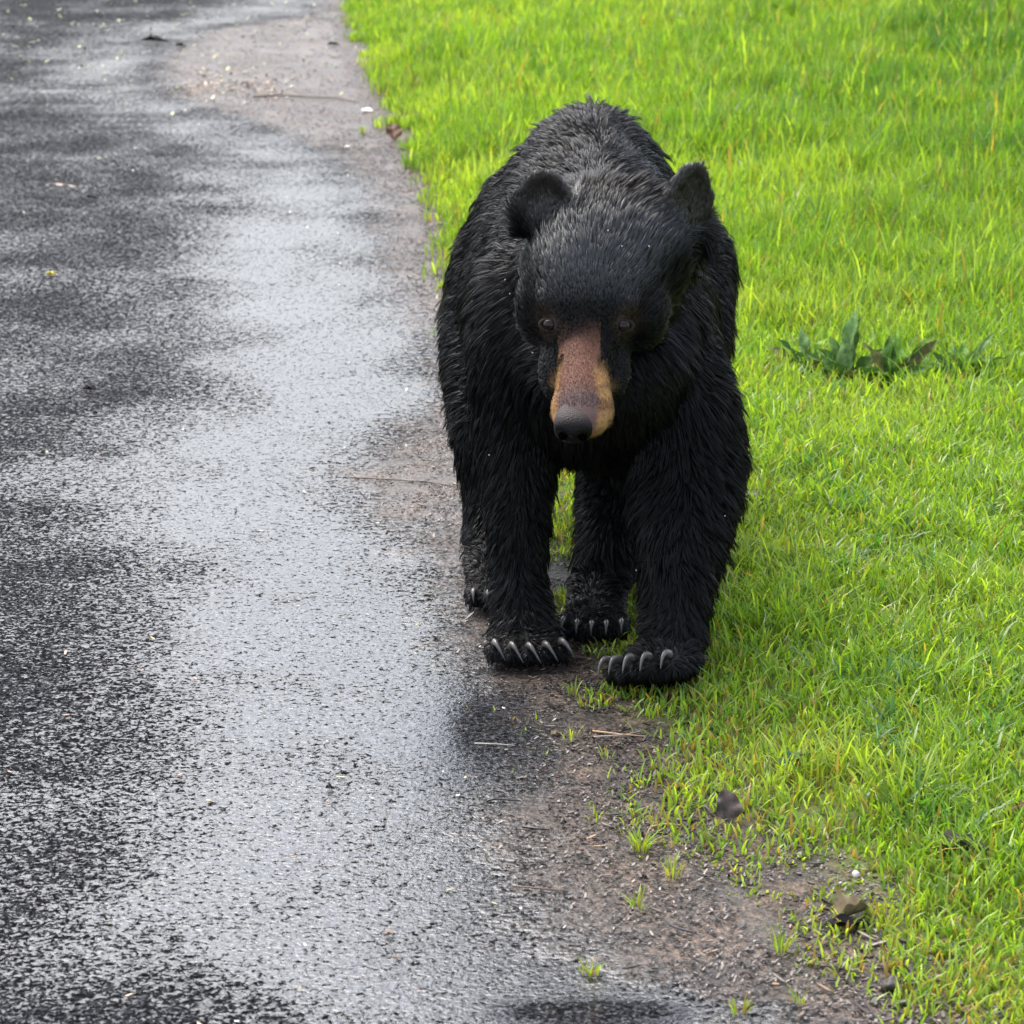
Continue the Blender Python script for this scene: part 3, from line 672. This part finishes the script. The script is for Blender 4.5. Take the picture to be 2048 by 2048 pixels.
def groom(P, Nn):
    """direction, length, lift for roots P"""
    s, t, h = head_coords(P)
    n = len(P)
    ed = np.minimum(np.linalg.norm(P - earL_c, axis=1), np.linalg.norm(P - earR_c, axis=1))
    isear = sstep(.075, .05, ed)
    head = np.maximum(sstep(-.36, -.24, s) * sstep(.20, .15, np.abs(t)) * sstep(-.26, -.20, h), isear)
    head *= (P[:, 1] < 5.2)
    leg = sstep(.42, .30, P[:, 2])
    # torso: back, then down on the flanks
    F = np.zeros((n, 3)); side = np.clip(1 - Nn[:, 2], 0, 1.3)
    F[:, 1] = .8 * (1 - .55 * side); F[:, 2] = -1.0 * side; F[:, 0] = .25 * np.sign(P[:, 0] - .19) * (1 - .3 * side)
    FL = np.zeros((n, 3)); FL[:, 2] = -1; FL[:, 1] = .35; FL[:, 0] = .12 * np.sign(Nn[:, 0])
    F = F * (1 - leg)[:, None] + FL * leg[:, None]
    # head: away from the nose, fanning outward and up over the crown
    FH = -AX[None] * 1.0 + SD[None] * (t * 5.0)[:, None] + UPV[None] * (.25 + (h - .0) * 3)[:, None]
    low = sstep(-.04, -.10, h); nzE = rng.normal(0, 1, (n, 3))
    FH = FH + low[:, None] * np.array([0, .1, -1.6])
    FE = np.tile(np.array([0, .1, .8]), (n, 1)) + nzE * .22
    FH = FH * (1 - isear)[:, None] + FE * isear[:, None]
    F = F * (1 - head)[:, None] + FH * head[:, None]
    nz = np.stack([vnoise(P[:, 0] + P[:, 2], P[:, 1], 9, 41 + k, 2) for k in range(3)], -1)
    F = unit(F) + nz * .34
    F = unit(F - Nn * (F * Nn).sum(1)[:, None])
    ln = .038 * np.ones(n); ln = ln * (1 - leg) + .030 * leg
    ln *= 1 + .15 * nz[:, 0]
    hl = .009 + .022 * sstep(.0, -.14, s) + .020 * sstep(-.02, -.10, h) * sstep(.0, -.08, s) + .010 * sstep(-.2, -.3, s)
    ln = ln * (1 - head) + hl * head
    ln = ln * (1 - isear) + .015 * isear; ln *= 1 + .0 * h
    p = sstep(.10, .05, P[:, 2]); ln = ln * (1 - p) + .012 * p
    lift = .33 + .12 * nz[:, 1]; lift = lift * (1 - .25 * head)
    lift = lift + .25 * (1 - head) * sstep(.5, .95, Nn[:, 2])
    return F, ln, lift, head, isear, p
def fur(n, nclump, width, lenk):
    P, Nn = sample(n, wgt); CP, CN = sample(nclump, wgt)
    s, t, h = head_coords(P)
    kd = KDTree(nclump)
    for i in range(nclump): kd.insert(CP[i], i)
    kd.balance()
    idx = np.array([kd.find(p)[1] for p in P])
    F, ln, lift, head, isear, pw = groom(P, Nn)
    CF, cl, clift, _, _, _ = groom(CP, CN)
    tint, muz = pigment(P)
    # drop: eyes, nose, under the paws
    keep = np.ones(n, bool)
    for e in EYES: keep &= np.linalg.norm(P - e, axis=1) > .019
    keep &= ~((s > .185) & (h > -.066) & (np.abs(t) < .05) & (P[:, 1] < 5)); keep &= ~((P[:, 2] < .020))
    keep &= rng.random(n) > muz * .55
    cs = rng.uniform(.7, 1.25, nclump); cs = np.where(rng.random(nclump) < .16, cs * 1.45, cs)
    ln = ln * cs[idx] * rng.uniform(.75, 1.12, n) * lenk
    ln = np.where(muz > .4, .006, ln)
    lift = lift + rng.normal(0, .08, n)
    d0 = unit(F * np.cos(lift)[:, None] + Nn * np.sin(lift)[:, None])
    ctip = CP + unit(CF * np.cos(clift)[:, None] + CN * np.sin(clift)[:, None]) * (cl * cs)[:, None]
    tip = P + d0 * ln[:, None]
    pull = (.70 * (1 - .08 * head) * (muz < .4))[:, None]
    off = ctip[idx] - tip; ol = np.linalg.norm(off, axis=1)[:, None]
    off = off * np.minimum(1, (ln[:, None] * .55) / np.maximum(ol, 1e-6))
    tip2 = tip + off * pull
    down = np.zeros((n, 3)); down[:, 2] = -1
    pts = []
    for tt_ in (0, .4, .75, 1.0):
        q = P * (1 - tt_) + (tip * (1 - tt_) + tip2 * tt_) * tt_ - Nn * .002 * (tt_ == 0)
        q = q + Nn * (ln * .10 * math.sin(math.pi * tt_))[:, None] + down * (ln * .16 * tt_ ** 2 * (1 - head))[:, None]
        pts.append(q)
    W = unit(np.cross(pts[3] - pts[0], Nn)); tw = rng.normal(0, .7, n) * (1 - .4 * head)
    D = unit(pts[3] - pts[0]); W = W * np.cos(tw)[:, None] + np.cross(D, W) * np.sin(tw)[:, None]
    wd = (width * rng.uniform(.6, 1.3, n) * (1 - .35 * head) * (1 - .3 * (muz > .4)))[:, None] * .5
    V = np.zeros((n, 8, 3))
    for k, ww in enumerate((.9, 1.0, .65, .08)):
        V[:, 2 * k] = pts[k] - W * wd * ww; V[:, 2 * k + 1] = pts[k] + W * wd * ww
    tint = tint * rng.uniform(.6, 1.4, n)[:, None]
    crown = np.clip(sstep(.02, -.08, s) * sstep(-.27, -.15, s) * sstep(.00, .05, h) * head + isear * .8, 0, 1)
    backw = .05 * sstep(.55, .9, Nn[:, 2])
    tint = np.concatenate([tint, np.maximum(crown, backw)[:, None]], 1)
    C = np.repeat(tint[:, None], 8, axis=1)
    V, C = V[keep], C[keep]; m = len(V)
    i = np.arange(m)[:, None] * 8
    Fc = np.concatenate([i + np.array([[0, 1, 3, 2]]), i + np.array([[2, 3, 5, 4]]), i + np.array([[4, 5, 7, 6]])], 0)
    return V.reshape(-1, 3), Fc, C.reshape(-1, 4)

if True:
    V, F, C = fur(560000, 42000, .00125, 1.0)
    furo = mesh_np('fur', V + inv, F, M_FUR, parent=bear, colors={'tint': C})
    print('fur faces', len(F))

# ---- eyes, nose, mouth, claws
M_EYE, nt, b, out = new_mat('dark_eye'); b.inputs['Base Color'].default_value = (.012, .007, .005, 1); b.inputs['Roughness'].default_value = .04; b.inputs['Specular IOR Level'].default_value = .28
M_LID = simple('eyelid_skin', (.018, .012, .009), .65, .2)
def uv_ball(name, c, r, mat, parent, ax=None, seg=20):
    bm = bmesh.new(); bmesh.ops.create_uvsphere(bm, u_segments=seg, v_segments=seg // 2 + 2, radius=1)
    me = bpy.data.meshes.new(name); bm.to_mesh(me); bm.free()
    for p in me.polygons: p.use_smooth = True
    me.materials.append(mat); o = bpy.data.objects.new(name, me); col.objects.link(o)
    m = Matrix(np.array(ax).T.tolist()).to_4x4() if ax is not None else Matrix.Identity(4)
    o.matrix_local = Matrix.Translation(Vector(c)) @ m @ Matrix.Diagonal((*r, 1)); o.parent = parent
    return o
for i, e in enumerate(EYES):
    n_e = nrm(-AX * -.55 + SD * (-.55 if i == 0 else .55) + UPV * .45)
    toc = nrm(np.array((0, 0, CAM_H)) - e)
    n_e = nrm(n_e * .4 + toc * .6)
    c = e - toc * .0045
    ey = uv_ball('eye', c + inv, (.0145, .0145, .0145), M_EYE, bear)
    # lids: an almond ring
    t1 = nrm(np.cross(UZ, n_e)); t2 = nrm(np.cross(n_e, t1)); vv = []; ff = []
    nseg, nr = 28, 8
    for a in range(nseg):
        th = 2 * math.pi * a / nseg; rr = .0150 if True else 0
        ctr = c + n_e * .0055 + t1 * math.cos(th) * .0170 + t2 * math.sin(th) * (.0105)
        rad = nrm(t1 * math.cos(th) + t2 * math.sin(th))
        for q in range(nr):
            ph = 2 * math.pi * q / nr; vv.append(ctr + (rad * math.cos(ph) + n_e * math.sin(ph)) * .0042)
    for a in range(nseg):
        for q in range(nr):
            a2, q2 = (a + 1) % nseg, (q + 1) % nr; ff.append((a * nr + q, a2 * nr + q, a2 * nr + q2, a * nr + q2))
    lid = mesh_np('eyelid', np.array(vv) + inv, np.array(ff), M_LID, parent=bear)

M_NOSE, nt, b, out = new_mat('wet_nose_pad')
at = N(nt, 'ShaderNodeAttribute', attribute_name='tint'); tc = N(nt, 'ShaderNodeTexCoord'); n_ = N(nt, 'ShaderNodeTexVoronoi', Scale=330.0); L(nt, tc.outputs['Object'], n_.inputs['Vector'])
L(nt, at.outputs['Color'], b.inputs['Base Color']); b.inputs['Roughness'].default_value = .5; b.inputs['Specular IOR Level'].default_value = .14
bp = N(nt, 'ShaderNodeBump', Strength=.5, Distance=.0015); L(nt, n_.outputs['Distance'], bp.inputs['Height']); L(nt, bp.outputs[0], b.inputs['Normal'])
nv_ = Vol()
def nsec(s, w, top, bot, p=2.3):
    hc = (top + bot) / 2; r = (top - bot) / 2; return (H(s, -.009, hc), SD, UPV, w, r, r, p)
nv_.loft([nsec(.160, .018, -.020, -.034), nsec(.176, .028, -.016, -.040), nsec(.194, .034, -.0145, -.050), nsec(.212, .037, -.013, -.058), nsec(.226, .034, -.018, -.062), nsec(.236, .028, -.026, -.058), nsec(.241, .014, -.034, -.050)], 28)
NM = np.array(nv_.v)
# nostrils pushed in
for sg in (-1, 1):
    c = H(.238, sg * .019 - .009, -.040); dd_ = np.linalg.norm((NM - c) * 1.0, axis=1)
    NM -= (AX * .016)[None] * np.exp(-(dd_ / .011) ** 2)[:, None]
me = bpy.data.meshes.new('nose'); me.from_pydata([tuple(v + inv) for v in NM], [], nv_.f); me.materials.append(M_NOSE)
qs, qt, qh = head_coords(NM); kk = (sstep(.222, .200, qs) * sstep(-.036, -.020, qh))[:, None]
ncol = np.array([.005, .0045, .0045]) * (1 - kk) + np.array([.044, .034, .033]) * kk
at = me.attributes.new('tint', 'FLOAT_COLOR', 'POINT'); cc = np.ones((len(NM), 4), dtype=np.float32); cc[:, :3] = ncol; at.data.foreach_set('color', cc.ravel())
for p in me.polygons: p.use_smooth = True
nose = bpy.data.objects.new('nose', me); col.objects.link(nose); nose.parent = bear
sb = nose.modifiers.new('s', 'SUBSURF'); sb.levels = 1; sb.render_levels = 1
M_NOSTRIL = simple('nostril_dark', (.001, .001, .001), .9, 0.0)
for sg in (-1, 1):
    uv_ball('nostril', H(.2325, sg * .018 - .009, -.040) + inv, (.0085, .0060, .008), M_NOSTRIL, nose, (SD, UPV, AX), 14)

M_CLAW = simple('claw_horn', (.085, .075, .067), .32, .5, .3, .35, 90)
def claw(tip, f, up, ln=.046, r=.0080, sidebend=0.0):
    f = np.array(f); up = np.array(up); sd_ = np.cross(f, up); base = np.array(tip) + up * .004
    pts = []; rad = []
    for k in range(9):
        t = k / 8; pts.append(base + f * ln * (t - .25 * t * t) * .9 + up * ln * (.22 * math.sin(t * 2.4) - .62 * t * t) + sd_ * sidebend * t * t * ln); rad.append((r * .72 * (1 - t) ** .75 + .0006, r * (1 - t) ** .7 + .0006))
    v = Vol(); v.tube(pts, rad, 10, side=sd_)
    me = bpy.data.meshes.new('claw'); me.from_pydata([tuple(np.array(q) + inv) for q in v.v], [], v.f); me.materials.append(M_CLAW)
    for p in me.polygons: p.use_smooth = True
    o = bpy.data.objects.new('claw', me); col.objects.link(o); o.parent = bear
for (tp, f, up) in tipsL: claw(tp + up * .012 - f * .008, f, up, .050, sidebend=-.45)
for (tp, f, up) in tipsR: claw(tp + up * .012 - f * .008, f, up, .052, sidebend=.1)
for (tp, f, up) in tipsHR: claw(tp + up * .006 - f * .006, f, up, .034)
for (tp, f, up) in tipsHL: claw(tp + up * .006 - f * .006, f, up, .034)
#BEAR_END
#THINGS
# ------------------------------------------------------------------ small things lying or growing by the road
def strip_leaf(L_, W_, arch=.4, curl=.25, n=9, m=5, wave=0.0, tipp=1.3, droop=0.0, seed=0):
    """a broad leaf along +X, arching, creased at the midrib; returns verts, quads"""
    rg = np.random.default_rng(seed); v = []
    ph = rg.uniform(0, 6)
    for i in range(n):
        t = i / (n - 1); w = W_ * .5 * (math.sin(math.pi * min(1, (.06 + .94 * t)) ** .8) ** .8 if t < .999 else .04) * (1 if t > .18 else .35 + .65 * t / .18)
        x = L_ * math.sin(min(1.45, arch * t)) / max(arch, .01) if arch > .05 else L_ * t
        z = L_ * t * t * arch * .25 * -1 + droop * t * t
        for j in range(m):
            s = (j / (m - 1)) * 2 - 1
            v.append((x, s * w, z + abs(s) * w * curl * 1.6 + wave * math.sin(t * 14 + ph + s * 2) * w * abs(s)))
    f = []
    for i in range(n - 1):
        for j in range(m - 1):
            a = i * m + j; f.append((a, a + 1, a + m + 1, a + m))
    return np.array(v), np.array(f)
def rot(v, az, el, roll=0.0):
    M = Matrix.Rotation(az, 3, 'Z') @ Matrix.Rotation(-el, 3, 'Y') @ Matrix.Rotation(roll, 3, 'X')
    return v @ np.array(M).T
def leafskin(name, c, veins=True, rough=.4, trans=.25):
    m, nt, b, out = new_mat(name); c = np.array(c)
    tc = N(nt, 'ShaderNodeTexCoord'); n = N(nt, 'ShaderNodeTexNoise', Scale=70.0, Detail=5.0); L(nt, tc.outputs['Object'], n.inputs['Vector'])
    r = ramp(nt, n.outputs['Fac'], [(.3, tuple(c * .55)), (.55, tuple(c)), (.75, tuple(c * 1.5))]); L(nt, r.outputs[0], b.inputs['Base Color'])
    b.inputs['Roughness'].default_value = rough; b.inputs['Specular IOR Level'].default_value = .18
    bp = N(nt, 'ShaderNodeBump', Strength=.5, Distance=.002); L(nt, n.outputs['Fac'], bp.inputs['Height']); L(nt, bp.outputs[0], b.inputs['Normal'])
    if trans:
        tr = N(nt, 'ShaderNodeBsdfTranslucent'); L(nt, r.outputs[0], tr.inputs['Color']); mx = N(nt, 'ShaderNodeMixShader'); mx.inputs[0].default_value = trans
        L(nt, b.outputs[0], mx.inputs[1]); L(nt, tr.outputs[0], mx.inputs[2]); L(nt, mx.outputs[0], out.inputs[0])
    return m
ML = [leafskin('dock_leaf_green', (.060, .135, .022), rough=.6), leafskin('dock_leaf_grey', (.13, .23, .07), rough=.55), leafskin('dock_leaf_brown', (.10, .105, .028), trans=.2), leafskin('dock_leaf_lime', (.13, .26, .03))]
def base_z(x, y): return float(ground_z(np.array([x]), np.array([y]))[0])
def thing_at(name, px, py, label, cat, group=None, up=0.0):
    x, y = gp(px, py); z = max(base_z(x, y), .002)
    return tag(empty(name, (x, y, z + up)), label, cat, group)
def dock(px, py, leaves, label, seed):
    x, y = gp(px, py); z = base_z(x, y)
    r = tag(empty('broadleaf_weed', (x, y, z)), label, 'weed', 'broad-leaved weeds in the lawn')
    for k, (az, el, ln, w, mi) in enumerate(leaves):
        ln *= 1.35 if k >= len(leaves) - 8 else 1.1; w *= 1.05; v, f = strip_leaf(ln, w, arch=.9, curl=.35, wave=.5, n=13, m=7, seed=seed * 20 + k)
        v = rot(v, R(az), R(el), rng.uniform(-.9, .9)) + np.array((.008 * math.cos(R(az)), .008 * math.sin(R(az)), .004))
        mesh_np('leaf', v, f, ML[mi], parent=r)
EX = lambda k: [(rng.uniform(0, 360), rng.uniform(25, 70), rng.uniform(.06, .10), rng.uniform(.014, .026), int(rng.integers(0, 4))) for _ in range(k)]
dock(1615, 775, EX(8) + [(200, 62, .11, .030, 0), (160, 40, .11, .034, 2), (100, 70, .11, .034, 1), (20, 45, .09, .03, 0), (250, 30, .09, .028, 0), (60, 60, .10, .03, 3), (310, 40, .07, .03, 0)], 'low dark leafy weed in the lawn, nearest the bear of the row', 1)
dock(1695, 790, EX(9) + [(95, 82, .165, .048, 1), (75, 78, .15, .036, 0), (20, 50, .11, .036, 0), (170, 45, .11, .034, 0), (210, 60, .12, .034, 0), (330, 30, .10, .03, 0), (270, 45, .08, .03, 2), (120, 60, .12, .035, 0)], 'tallest dark leafy weed with one upright grey-green leaf, in the lawn', 2)
dock(1780, 795, EX(9) + [(60, 70, .125, .042, 3), (150, 65, .11, .036, 2), (10, 48, .15, .034, 2), (200, 40, .10, .03, 0), (330, 40, .10, .03, 0), (100, 75, .11, .04, 0), (25, 60, .14, .026, 0)], 'leafy weed with one yellow-green leaf and brownish curled leaves in the lawn', 3)
dock(1910, 785, EX(12) + [(20, 30, .13, .028, 1), (160, 35, .10, .032, 1), (60, 55, .10, .032, 3), (100, 60, .085, .03, 0), (350, 40, .12, .03, 0), (220, 35, .09, .03, 0), (30, 45, .15, .022, 1)], 'sprawling pale-tipped leafy weed, rightmost of the row in the lawn', 4)

def flat_leaf(px, py, ln, w, az, mat, name, label, cat, el=0.06, seed=1, up=.003, curl=.5, th=.0012, group=None):
    x, y = gp(px, py); z = max(base_z(x, y), .001)
    v, f = strip_leaf(ln, w, arch=.5, curl=curl, wave=.28, seed=seed, n=17, m=9)
    v[:, 0] -= ln * .5; v = rot(v, R(az), el)
    n = len(v); V = np.concatenate([v, v - np.array((0, 0, th))]); F = np.concatenate([f, f[:, ::-1] + n])
    V[:, 2] -= V[:, 2].min() - 0
    o = mesh_np(name, V, F, mat); o.location = (x, y, z + up * .3); tag(o, label, cat, group)
    return o
MD = leafskin('dead_leaf_dark', (.012, .009, .008), trans=0, rough=.3); MB = leafskin('dead_leaf_brown', (.14, .075, .045), trans=.1); MP = leafskin('dead_leaf_pale', (.45, .36, .29), trans=.1)
MY = leafskin('petal_yellow', (.75, .62, .08), trans=.2); MG = leafskin('dead_leaf_grey', (.09, .07, .06), trans=0, rough=.35); MT = leafskin('leaf_tan', (.30, .24, .14), trans=.1)
flat_leaf(124, 376, .12, .022, 2, MP, 'fallen_leaf', 'long pale pinkish leaf lying on the asphalt, upper left', 'leaf', seed=3, curl=.2)
flat_leaf(185, 398, .05, .02, -10, MD, 'fallen_leaf', 'small black wet leaf just below the long pale leaf on the asphalt', 'leaf', seed=4)
flat_leaf(312, 86, .16, .05, -4, MD, 'fallen_leaf', 'large black wet leaf on the far asphalt beside the silt tongue', 'leaf', seed=5)
flat_leaf(362, 94, .06, .035, 8, MD, 'fallen_leaf', 'small black leaf touching the right end of the large far black leaf', 'leaf', seed=6)
flat_leaf(103, 552, .035, .022, 5, MY, 'fallen_petal', 'single bright yellow petal on the asphalt at the left', 'petal', seed=7)
flat_leaf(668, 92, .07, .03, 0, MD, 'fallen_leaf', 'flat black leaf on the far silt close to the lawn edge', 'leaf', seed=8)
flat_leaf(1452, 1650, .060, .045, 100, MG, 'fallen_leaf', 'dark grey-brown leaf standing upright where lawn meets silt, lower right', 'leaf', el=R(62), seed=9)
flat_leaf(1695, 1868, .085, .028, 12, MD, 'fallen_leaf', 'dark curled underside leaf beneath the tan dead leaf, lower right', 'leaf', seed=10, el=.1)
flat_leaf(1706, 1845, .070, .040, 30, MT, 'fallen_leaf', 'curled tan and brown dead leaf in the thin grass, lower right', 'leaf', el=.22, seed=11, curl=1.0)
flat_leaf(1925, 1742, .090, .045, -8, MG, 'fallen_leaf', 'broad grey-black dead leaf among grass at the right, above the bottom corner', 'leaf', el=.35, seed=12, curl=.8)
flat_leaf(787, 284, .10, .07, 100, MB, 'fallen_leaf', 'rusty brown leaf leaning at the lawn edge, left of the bear', 'leaf', el=.8, seed=13)
flat_leaf(2036, 1686, .055, .04, 80, MB, 'fallen_leaf', 'rusty brown leaf at the right border of the picture in grass', 'leaf', el=.9, seed=14)
flat_leaf(780, 1872, .022, .011, 10, MP, 'fallen_leaf', 'tiny cream leaf fragment on the asphalt near the bottom centre', 'leaf', seed=15)
flat_leaf(1112, 1472, .022, .013, 30, MT, 'fallen_leaf', 'tiny tan leaf on the silt left of the straws', 'leaf', seed=16)
flat_leaf(660, 1580, .016, .012, 0, MD, 'fallen_leaf', 'small black leaf crumb on the asphalt left of the wet silt', 'leaf', seed=17)
flat_leaf(180, 782, .04, .022, 0, MD, 'fallen_leaf', 'small black leaf scrap on the asphalt at the left, below the yellow petal', 'leaf', seed=18)
flat_leaf(1290, 1760, .012, .010, 0, MD, 'fallen_leaf', 'black crumb of leaf on the silt below the largest small tuft', 'leaf', seed=19)
flat_leaf(1585, 1560, .060, .030, 20, leafskin('wide_blue_leaf', (.10, .19, .13), rough=.25), 'fallen_leaf', 'blue-green broad leaf lying in the lawn, lower right', 'leaf', el=.5, seed=21, up=.03)

def twig(pts_px, r, mat, label, bend=.004, name='twig', cat='twig'):
    P = []
    for k, (a, b_) in enumerate(pts_px):
        x, y = gp(a, b_); P.append((x, y, max(base_z(x, y), .002) + r + (.3 * bend if k % 2 else 0)))
    c = np.array(P[0]); v = Vol(); v.tube([np.array(p) - c for p in P], [r * (1 - .45 * k / (len(P) - 1)) for k in range(len(P))], 8, side=(0, 0, 1))
    me = bpy.data.meshes.new(name); me.from_pydata([tuple(q) for q in v.v], [], v.f); me.materials.append(mat)
    for p in me.polygons: p.use_smooth = True
    o = bpy.data.objects.new(name, me); col.objects.link(o); o.location = tuple(c); tag(o, label, cat); return o
M_TW = simple('twig_bark', (.10, .065, .04), .5); M_ST = simple('dry_straw', (.42, .26, .13), .5); M_BK = simple('wet_black_twig', (.012, .010, .009), .3); M_PALE = simple('pale_straw', (.40, .36, .30), .5)
twig([(508, 196), (560, 193), (620, 197), (670, 199), (712, 206)], .0055, M_TW, 'long brown twig lying on the far silt tongue')
twig([(1186, 1466), (1235, 1473), (1290, 1478)], .0020, M_ST, 'orange-tan straw on the silt below the right front paw', name='straw', cat='straw')
twig([(1188, 1477), (1250, 1474), (1280, 1466)], .0014, M_PALE, 'pale straw crossing the orange-tan straw on the silt', name='straw', cat='straw')
twig([(1045, 1658), (1075, 1663), (1098, 1664)], .0022, M_BK, 'short black twig on the silt between the bottom puddle and the bear', name='twig')
twig([(975, 1606), (990, 1603), (1040, 1606)], .0022, M_BK, 'thin black twig at the left end of the reddish silt line', name='twig')
twig([(1305, 1657), (1335, 1652), (1360, 1656)], .0018, M_ST, 'short yellow straw beside the largest small tuft on the silt', name='straw', cat='straw')
twig([(950, 1490), (985, 1492), (1030, 1494)], .0013, M_PALE, 'thin pale straw on the silt under the left paw, painted dark as bear reflection', name='straw', cat='straw')
twig([(1023, 1776), (1080, 1782), (1140, 1786)], .0016, M_TW, 'thin brown twig on the silt at the edge of the asphalt, lower centre')
twig([(700, 958), (760, 962), (850, 966), (900, 975)], .0022, M_TW, 'reddish brown twig on the silt left of the bear legs')
twig([(1360, 95), (1400, 108), (1440, 128)], .0030, simple('grey_stem', (.12, .15, .08), .5), 'grey-green fallen stem in the lawn beyond the bear', name='stem', cat='stem')

def stone(px, py, r, mat, label, seed, name='pebble', cat='pebble', sq=.6):
    x, y = gp(px, py); z = max(base_z(x, y), .001)
    bm = bmesh.new(); bmesh.ops.create_icosphere(bm, subdivisions=3, radius=r)
    for v in bm.verts:
        k = 1 + .35 * noise.noise(v.co / r * 1.1 + Vector((seed * 3.1, 0, 0))) + .12 * noise.noise(v.co / r * 3 + Vector((seed, 5, 0))); k += (.22 * noise.noise(v.co / r * 5 + Vector((seed, 9, 2))) if 'clod' in name else 0); v.co *= k; v.co.z *= sq
    me = bpy.data.meshes.new(name); bm.to_mesh(me); bm.free(); me.materials.append(mat)
    for p in me.polygons: p.use_smooth = True
    o = bpy.data.objects.new(name, me); col.objects.link(o); o.location = (x, y, z + r * sq * .55); tag(o, label, cat); return o
M_WH = simple('white_stone', (.62, .58, .54), .5); M_DK = simple('dark_clod', (.030, .022, .018), .6, bump=.003)
stone(735, 226, .026, M_WH, 'white stone on the silt against the lawn edge, left of the bear', 1, sq=.45)
stone(1712, 1762, .006, M_WH, 'small white stone in the bare patch, lower right', 2, sq=1.1)
stone(695, 296, .012, M_WH, 'tiny whitish stone at the edge of the silt below the large white stone', 3)
stone(1508, 1035, .030, M_DK, 'dark clod of soil in the grass right beside the bear', 4, 'soil_clod', 'clod')
stone(1785, 1985, .016, M_DK, 'dark clod of soil at the silt edge near the bottom right corner', 5, 'soil_clod', 'clod', sq=.8)
stone(720, 60, .030, M_DK, 'dark clod of soil at the far lawn edge', 7, 'soil_clod', 'clod')

def tuft(px, py, n, h, label, spread=.014, lean=.7, straw=.15, w=.0030):
    cx, cy = gp(px, py)
    a = rng.uniform(0, 6.28, n); rr = spread * np.sqrt(rng.random(n)); x = rr * np.cos(a); y = rr * np.sin(a)
    hh = h * rng.uniform(.55, 1.1, n); le = rng.uniform(.3, 1.1, n) * lean
    c = np.where(rng.random(n)[:, None] < straw, STRAW, np.where(rng.random(n)[:, None] < .5, GREEN, LIME)) * rng.uniform(.7, 1.15, n)[:, None]
    z0 = np.zeros(n)
    V, F, C = blades(x, y, hh, np.full(n, w), le, c, z0=z0, az=a)
    o = mesh_np('grass_tuft', V, F, M_GRASS, colors={'tint': C}); o.location = (cx, cy, max(base_z(cx, cy), .002) + .002)
    tag(o, label, 'grass tuft', 'small grass tufts sprouting on the silt'); return o
for (px, py, n, h, lab) in [(1282, 1700, 40, .048, 'bright dense little grass tuft on the silt, biggest of the lone tufts'), (1275, 1815, 12, .036, 'sparse yellow-tipped tuft on the silt below the dense one'),
        (1178, 1948, 22, .026, 'short round green tuft closest to the puddle at the bottom'), (1190, 1640, 8, .026, 'faint thin tuft on the silt left of the dense tuft'), (1262, 1650, 7, .030, 'thin upright sprout on the silt just above the dense tuft'),
        (1345, 1755, 16, .040, 'pale spreading tuft on the silt right of the yellow-tipped tuft'), (1142, 1480, 8, .034, 'lone thin sprout on the silt left of the two straws'), (1168, 1415, 9, .034, 'wispy sprout on the silt between the paws and the straws'),
        (1215, 1515, 9, .028, 'small yellowish sprout just below the two straws'), (1148, 1390, 14, .040, 'upright green sprout at the mud in front of the two front paws'), (1480, 2028, 14, .030, 'pale grass sprout on the silt at the bottom edge right of the puddle'),
        (1600, 2005, 10, .036, 'broad-bladed sprout on the silt near the bottom right'), (1560, 1905, 22, .052, 'leaning long-bladed tuft at the ragged lawn edge left of the curled tan leaf'), (725, 268, 26, .05, 'low yellow-green tuft on the silt below the large white stone')]:
    tuft(px, py, n, h, lab)

# water drops on the bear's coat
M_DROP, nt, b, out = new_mat('water_drop'); b.inputs['Base Color'].default_value = (.8, .85, .9, 1); b.inputs['Roughness'].default_value = .03; b.inputs['Specular IOR Level'].default_value = 1.0
b.inputs['Transmission Weight'].default_value = .6
dv = Vol(); cnt = 0
for (a, b_) in [(1062, 503), (1072, 690), (1020, 565), (1065, 342), (1288, 1140), (1290, 498), (1438, 1031), (990, 908), (1215, 470), (1240, 500), (1030, 590)]:
    try: p, n_ = hit_px(a, b_)
    except Exception: continue
    toc = nrm(np.array((0, 0, CAM_H)) - p); dv.ball(p + n_ * .016 + toc * .006, (.0013, .0013, .0016), n=6); cnt += 1
me = bpy.data.meshes.new('water_drops'); me.from_pydata([tuple(q + inv) for q in dv.v], [], dv.f); me.materials.append(M_DROP)
for p in me.polygons: p.use_smooth = True
wd_ = bpy.data.objects.new('water_drops', me); col.objects.link(wd_); wd_.parent = bear; wd_['kind'] = 'stuff'
